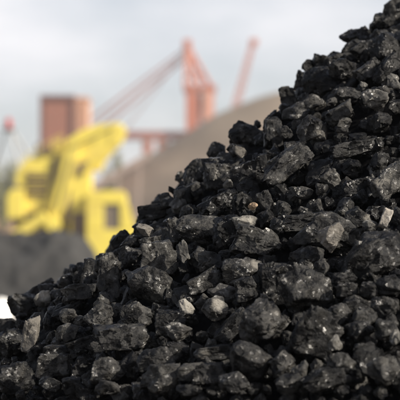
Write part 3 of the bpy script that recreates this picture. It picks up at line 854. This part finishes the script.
for i, (px, py, w, h, ang, kind, tone, lift, ref, rest) in enumerate(LUMPS):
    p, n = on_pile(px, py, 0)
    dist = (p - CAM).length
    k = 0.24 / 400 * dist
    p = p + n * lift
    # slide along the view ray direction only through the lift; keep real size at its own distance
    dims = (w * k * 1.10, max(0.62 * (w + h) / 2, 0.8 * min(w, h)) * k, h * k * 1.10)
    sub = 6 if w * h > 620 else 5
    st = ref in STONES
    v, f = rock(1000 + i * 13, dims, kind, sub, 0.45 if st else 0.5 if ref and any(k in ref for k in ("smooth", "oval", "egg", "blurred block", "squarish", "flat-")) else 0.65 if kind == S else 0.8)
    me = np_mesh("stone" if st else "coal_lump", v, f, M_TAN if ref and "tan-orange" in ref else M_STONE if st else M_COAL)
    o = bpy.data.objects.new("stone" if st else "coal_lump", me)
    COL.objects.link(o)
    rs = random.Random(i)
    o.location = p
    o.rotation_euler = Euler((0, -R(ang), 0)).to_matrix().to_euler()
    o["tone"] = float(min(tone, 1.9))
    if ref in PALE_HIGHLIGHT:
        c_ = PALE_HIGHLIGHT[ref]
        o["pale_highlight"] = [c_[0] * dims[0] / 2, c_[1] * dims[1] / 2, c_[2] * dims[2] / 2]
        o["pale_highlight_size"] = float(c_[3] * (dims[0] + dims[2]) / 4)
    pieces.append([o, px, py, w * h, kind, tone, ref, (ref + " " + rest) if ref else None, st])

# fillers: copies of a stock of shapes, settled lower between the big lumps
rng = random.Random(42)
kinds = [O, O, O, B, B, W, S, K]
stock, stock_low = [], []
for s in range(26):
    kd = kinds[s % len(kinds)]
    dm = (0.1, 0.085, 0.06) if kd == S else (0.1, 0.09, 0.085)
    v, f = rock(5000 + s * 7, dm, kd, 5); stock.append((np_mesh("coal_lump", v, f, M_COAL), kd))
    v, f = rock(5000 + s * 7, dm, kd, 4); stock_low.append((v, f))
fill = []
pts = []
tries = 0
while tries < 5200:
    tries += 1
    px, py = rng.uniform(-45, 445), rng.uniform(-45, 450)
    layer = rng.choice((0, 0, 1))
    if py < -60 + (484 - px) * 0.80 - 3: continue
    s = rng.uniform(9, 24) if layer == 0 else rng.uniform(16, 30)
    ok = True
    for (ax, ay, asz, al) in pts:
        if al == layer and (ax - px) ** 2 + (ay - py) ** 2 < (0.40 * (asz + s)) ** 2: ok = False; break
    if not ok: continue
    pts.append((px, py, s, layer))
    p, n = on_pile(px, py, 0)
    k = 0.24 / 400 * (p - CAM).length
    sc = s * k / 0.09
    p = p + n * ((-0.004 if layer == 0 else -0.030) - 0.12 * s * k)
    si = rng.randrange(len(stock))
    o = bpy.data.objects.new("coal_lump", stock[si][0])
    COL.objects.link(o)
    o.location = p
    o.rotation_euler = (rng.uniform(0, 6.28), rng.uniform(0, 6.28), rng.uniform(0, 6.28))
    o.scale = (sc * rng.uniform(.85, 1.15), sc * rng.uniform(.85, 1.15), sc * rng.uniform(.85, 1.15))
    tone = rng.choice((0.7, 0.8, 0.9, 1.0, 1.1, 1.3, 1.6))
    o["tone"] = tone
    fill.append([o, px, py, si, stock[si][1], tone])

# which pieces does the camera really see?
bpy.context.view_layer.update()
dg = bpy.context.evaluated_depsgraph_get()
seen = {}
G = 300
for iy in range(G):
    for ix in range(G):
        px, py = (ix + 0.5) * 400 / G, (iy + 0.5) * 400 / G
        if py < 295 - px * 0.84: continue
        r = ray(px, py).normalized()
        hit, loc, nn_, idx, ob, mt = scene.ray_cast(dg, CAM + r * 2.0, r, distance=6.0)
        if hit and ob:
            q = seen.setdefault(ob.name, [0, 0.0, 0.0]); q[0] += 1; q[1] += px; q[2] += py
def vis(o): return seen.get(o.name, [0, 0, 0])
LIMIT = 298 - len(pieces)
fill.sort(key=lambda q: -vis(q[0])[0])
keep = [q for q in fill[:LIMIT] if vis(q[0])[0] >= 6]
keep_names = {q[0].name for q in keep}
sv, sf, base = [], [], 0
for q in fill:
    if q[0].name in keep_names: continue
    v, f = stock_low[q[3]]
    mw = np.array(q[0].matrix_world, dtype=np.float32)
    vv = v @ mw[:3, :3].T + mw[:3, 3]
    sv.append(vv); sf.append(f + base); base += len(v)
    bpy.data.objects.remove(q[0])
# the flank that turns away from the camera is covered in the same rubble
br = random.Random(7)
for _ in range(420):
    r_ = 2.9 * math.sqrt(br.uniform(0.01, 1.0)); ph = R(br.uniform(95, 178))
    x, y = APEX.x + r_ * math.cos(ph), APEX.y + r_ * math.sin(ph)
    n = Vector((math.cos(ph) * TAN, math.sin(ph) * TAN, 1)).normalized()
    p = Vector((x, y, pile_z(x, y))) - n * 0.035
    mw = np.array((Euler([br.uniform(0, 6.28) for _k in range(3)]).to_matrix() * br.uniform(0.6, 1.5)), dtype=np.float32)
    v, f = stock_low[br.randrange(len(stock_low))]
    sv.append(v @ mw.T + np.array(p[:], dtype=np.float32)); sf.append(f + base); base += len(v)
if sv:
    o = bpy.data.objects.new("coal_rubble", np_mesh("coal_rubble", np.concatenate(sv), np.concatenate(sf), M_COAL))
    COL.objects.link(o); o["tone"] = 0.9
    tag(o, "small half buried coal rubble packed between the big lumps", "rubble", kind="stuff")
for q in keep:
    pieces.append([q[0], q[1], q[2], 300 * q[0].scale.x, q[4], q[5], None, None, False])

# labels: landmarks have their own; every other lump is placed by its nearest landmark and side
SIDES = ["just right of", "above and right of", "directly above", "above and left of", "just left of", "below and left of", "directly below", "below and right of"]
SHAPE = {O: "rounded", B: "blocky", S: "flat", W: "pointed", K: "ribbed"}
land, rest_ = [], []
for q in pieces:
    c = vis(q[0])
    q[1:3] = (c[1] / c[0], c[2] / c[0]) if c[0] else (q[1], q[2])
    q.append(c[0])
    (land if q[6] else rest_).append(q)
for q in land:
    tag(q[0], q[7], "stone" if q[8] else "coal lump", GROUP)
pairs = []
for a, q in enumerate(rest_):
    for b, l in enumerate(land):
        dx, dy = q[1] - l[1], -(q[2] - l[2])
        pairs.append((math.hypot(dx, dy), a, b, int(round(math.degrees(math.atan2(dy, dx)) / 45)) % 8))
pairs.sort()
done, slots = set(), {}
for d_, a, b, s in pairs:
    if a in done: continue
    k_ = slots.get((b, s), 0)
    if k_ >= 2 or (k_ == 1 and d_ > 60): continue
    slots[(b, s)] = k_ + 1
    q = rest_[a]; done.add(a)
    size = "large" if q[-1] > 260 else ("middling" if q[-1] > 90 else "small")
    tn = "dusty" if q[5] >= 1.3 else ("dull" if q[5] >= 0.95 else "dark")
    if q[5] >= 1.9: tn = "pale"
    if q[5] >= 1.9 and size == "small": size = "tiny"
    tag(q[0], "%s %s %s lump %s%s the %s" % (size, SHAPE[q[4]], tn, "farther " if k_ else "", SIDES[s], land[b][6]), "coal lump", GROUP)
for q in pieces:
    if len(q[0]["label"].split()) > 16: print("LONG", q[0]["label"])
print("lumps", len(pieces), "landmarks", len(land), "unlabelled", len(rest_) - len(done), "rubble", len(fill) - len(keep))

# ------------------------------------------------------------------ thin haze over the yard
hz_m = bpy.data.materials.new("haze"); hz_m.use_nodes = True
hn = hz_m.node_tree.nodes; hn.remove(hn["Principled BSDF"])
pv = hn.new("ShaderNodeVolumePrincipled")
pv.inputs["Color"].default_value = (0.93, 0.94, 0.96, 1)
pv.inputs["Density"].default_value = 0.0005
pv.inputs["Anisotropy"].default_value = 0.3
hz_m.node_tree.links.new(pv.outputs[0], hn["Material Output"].inputs["Volume"])
o = MB().box((-702, -62, -1.3), (702, 1252, 62)).build("haze", hz_m)
tag(o, kind="stuff")
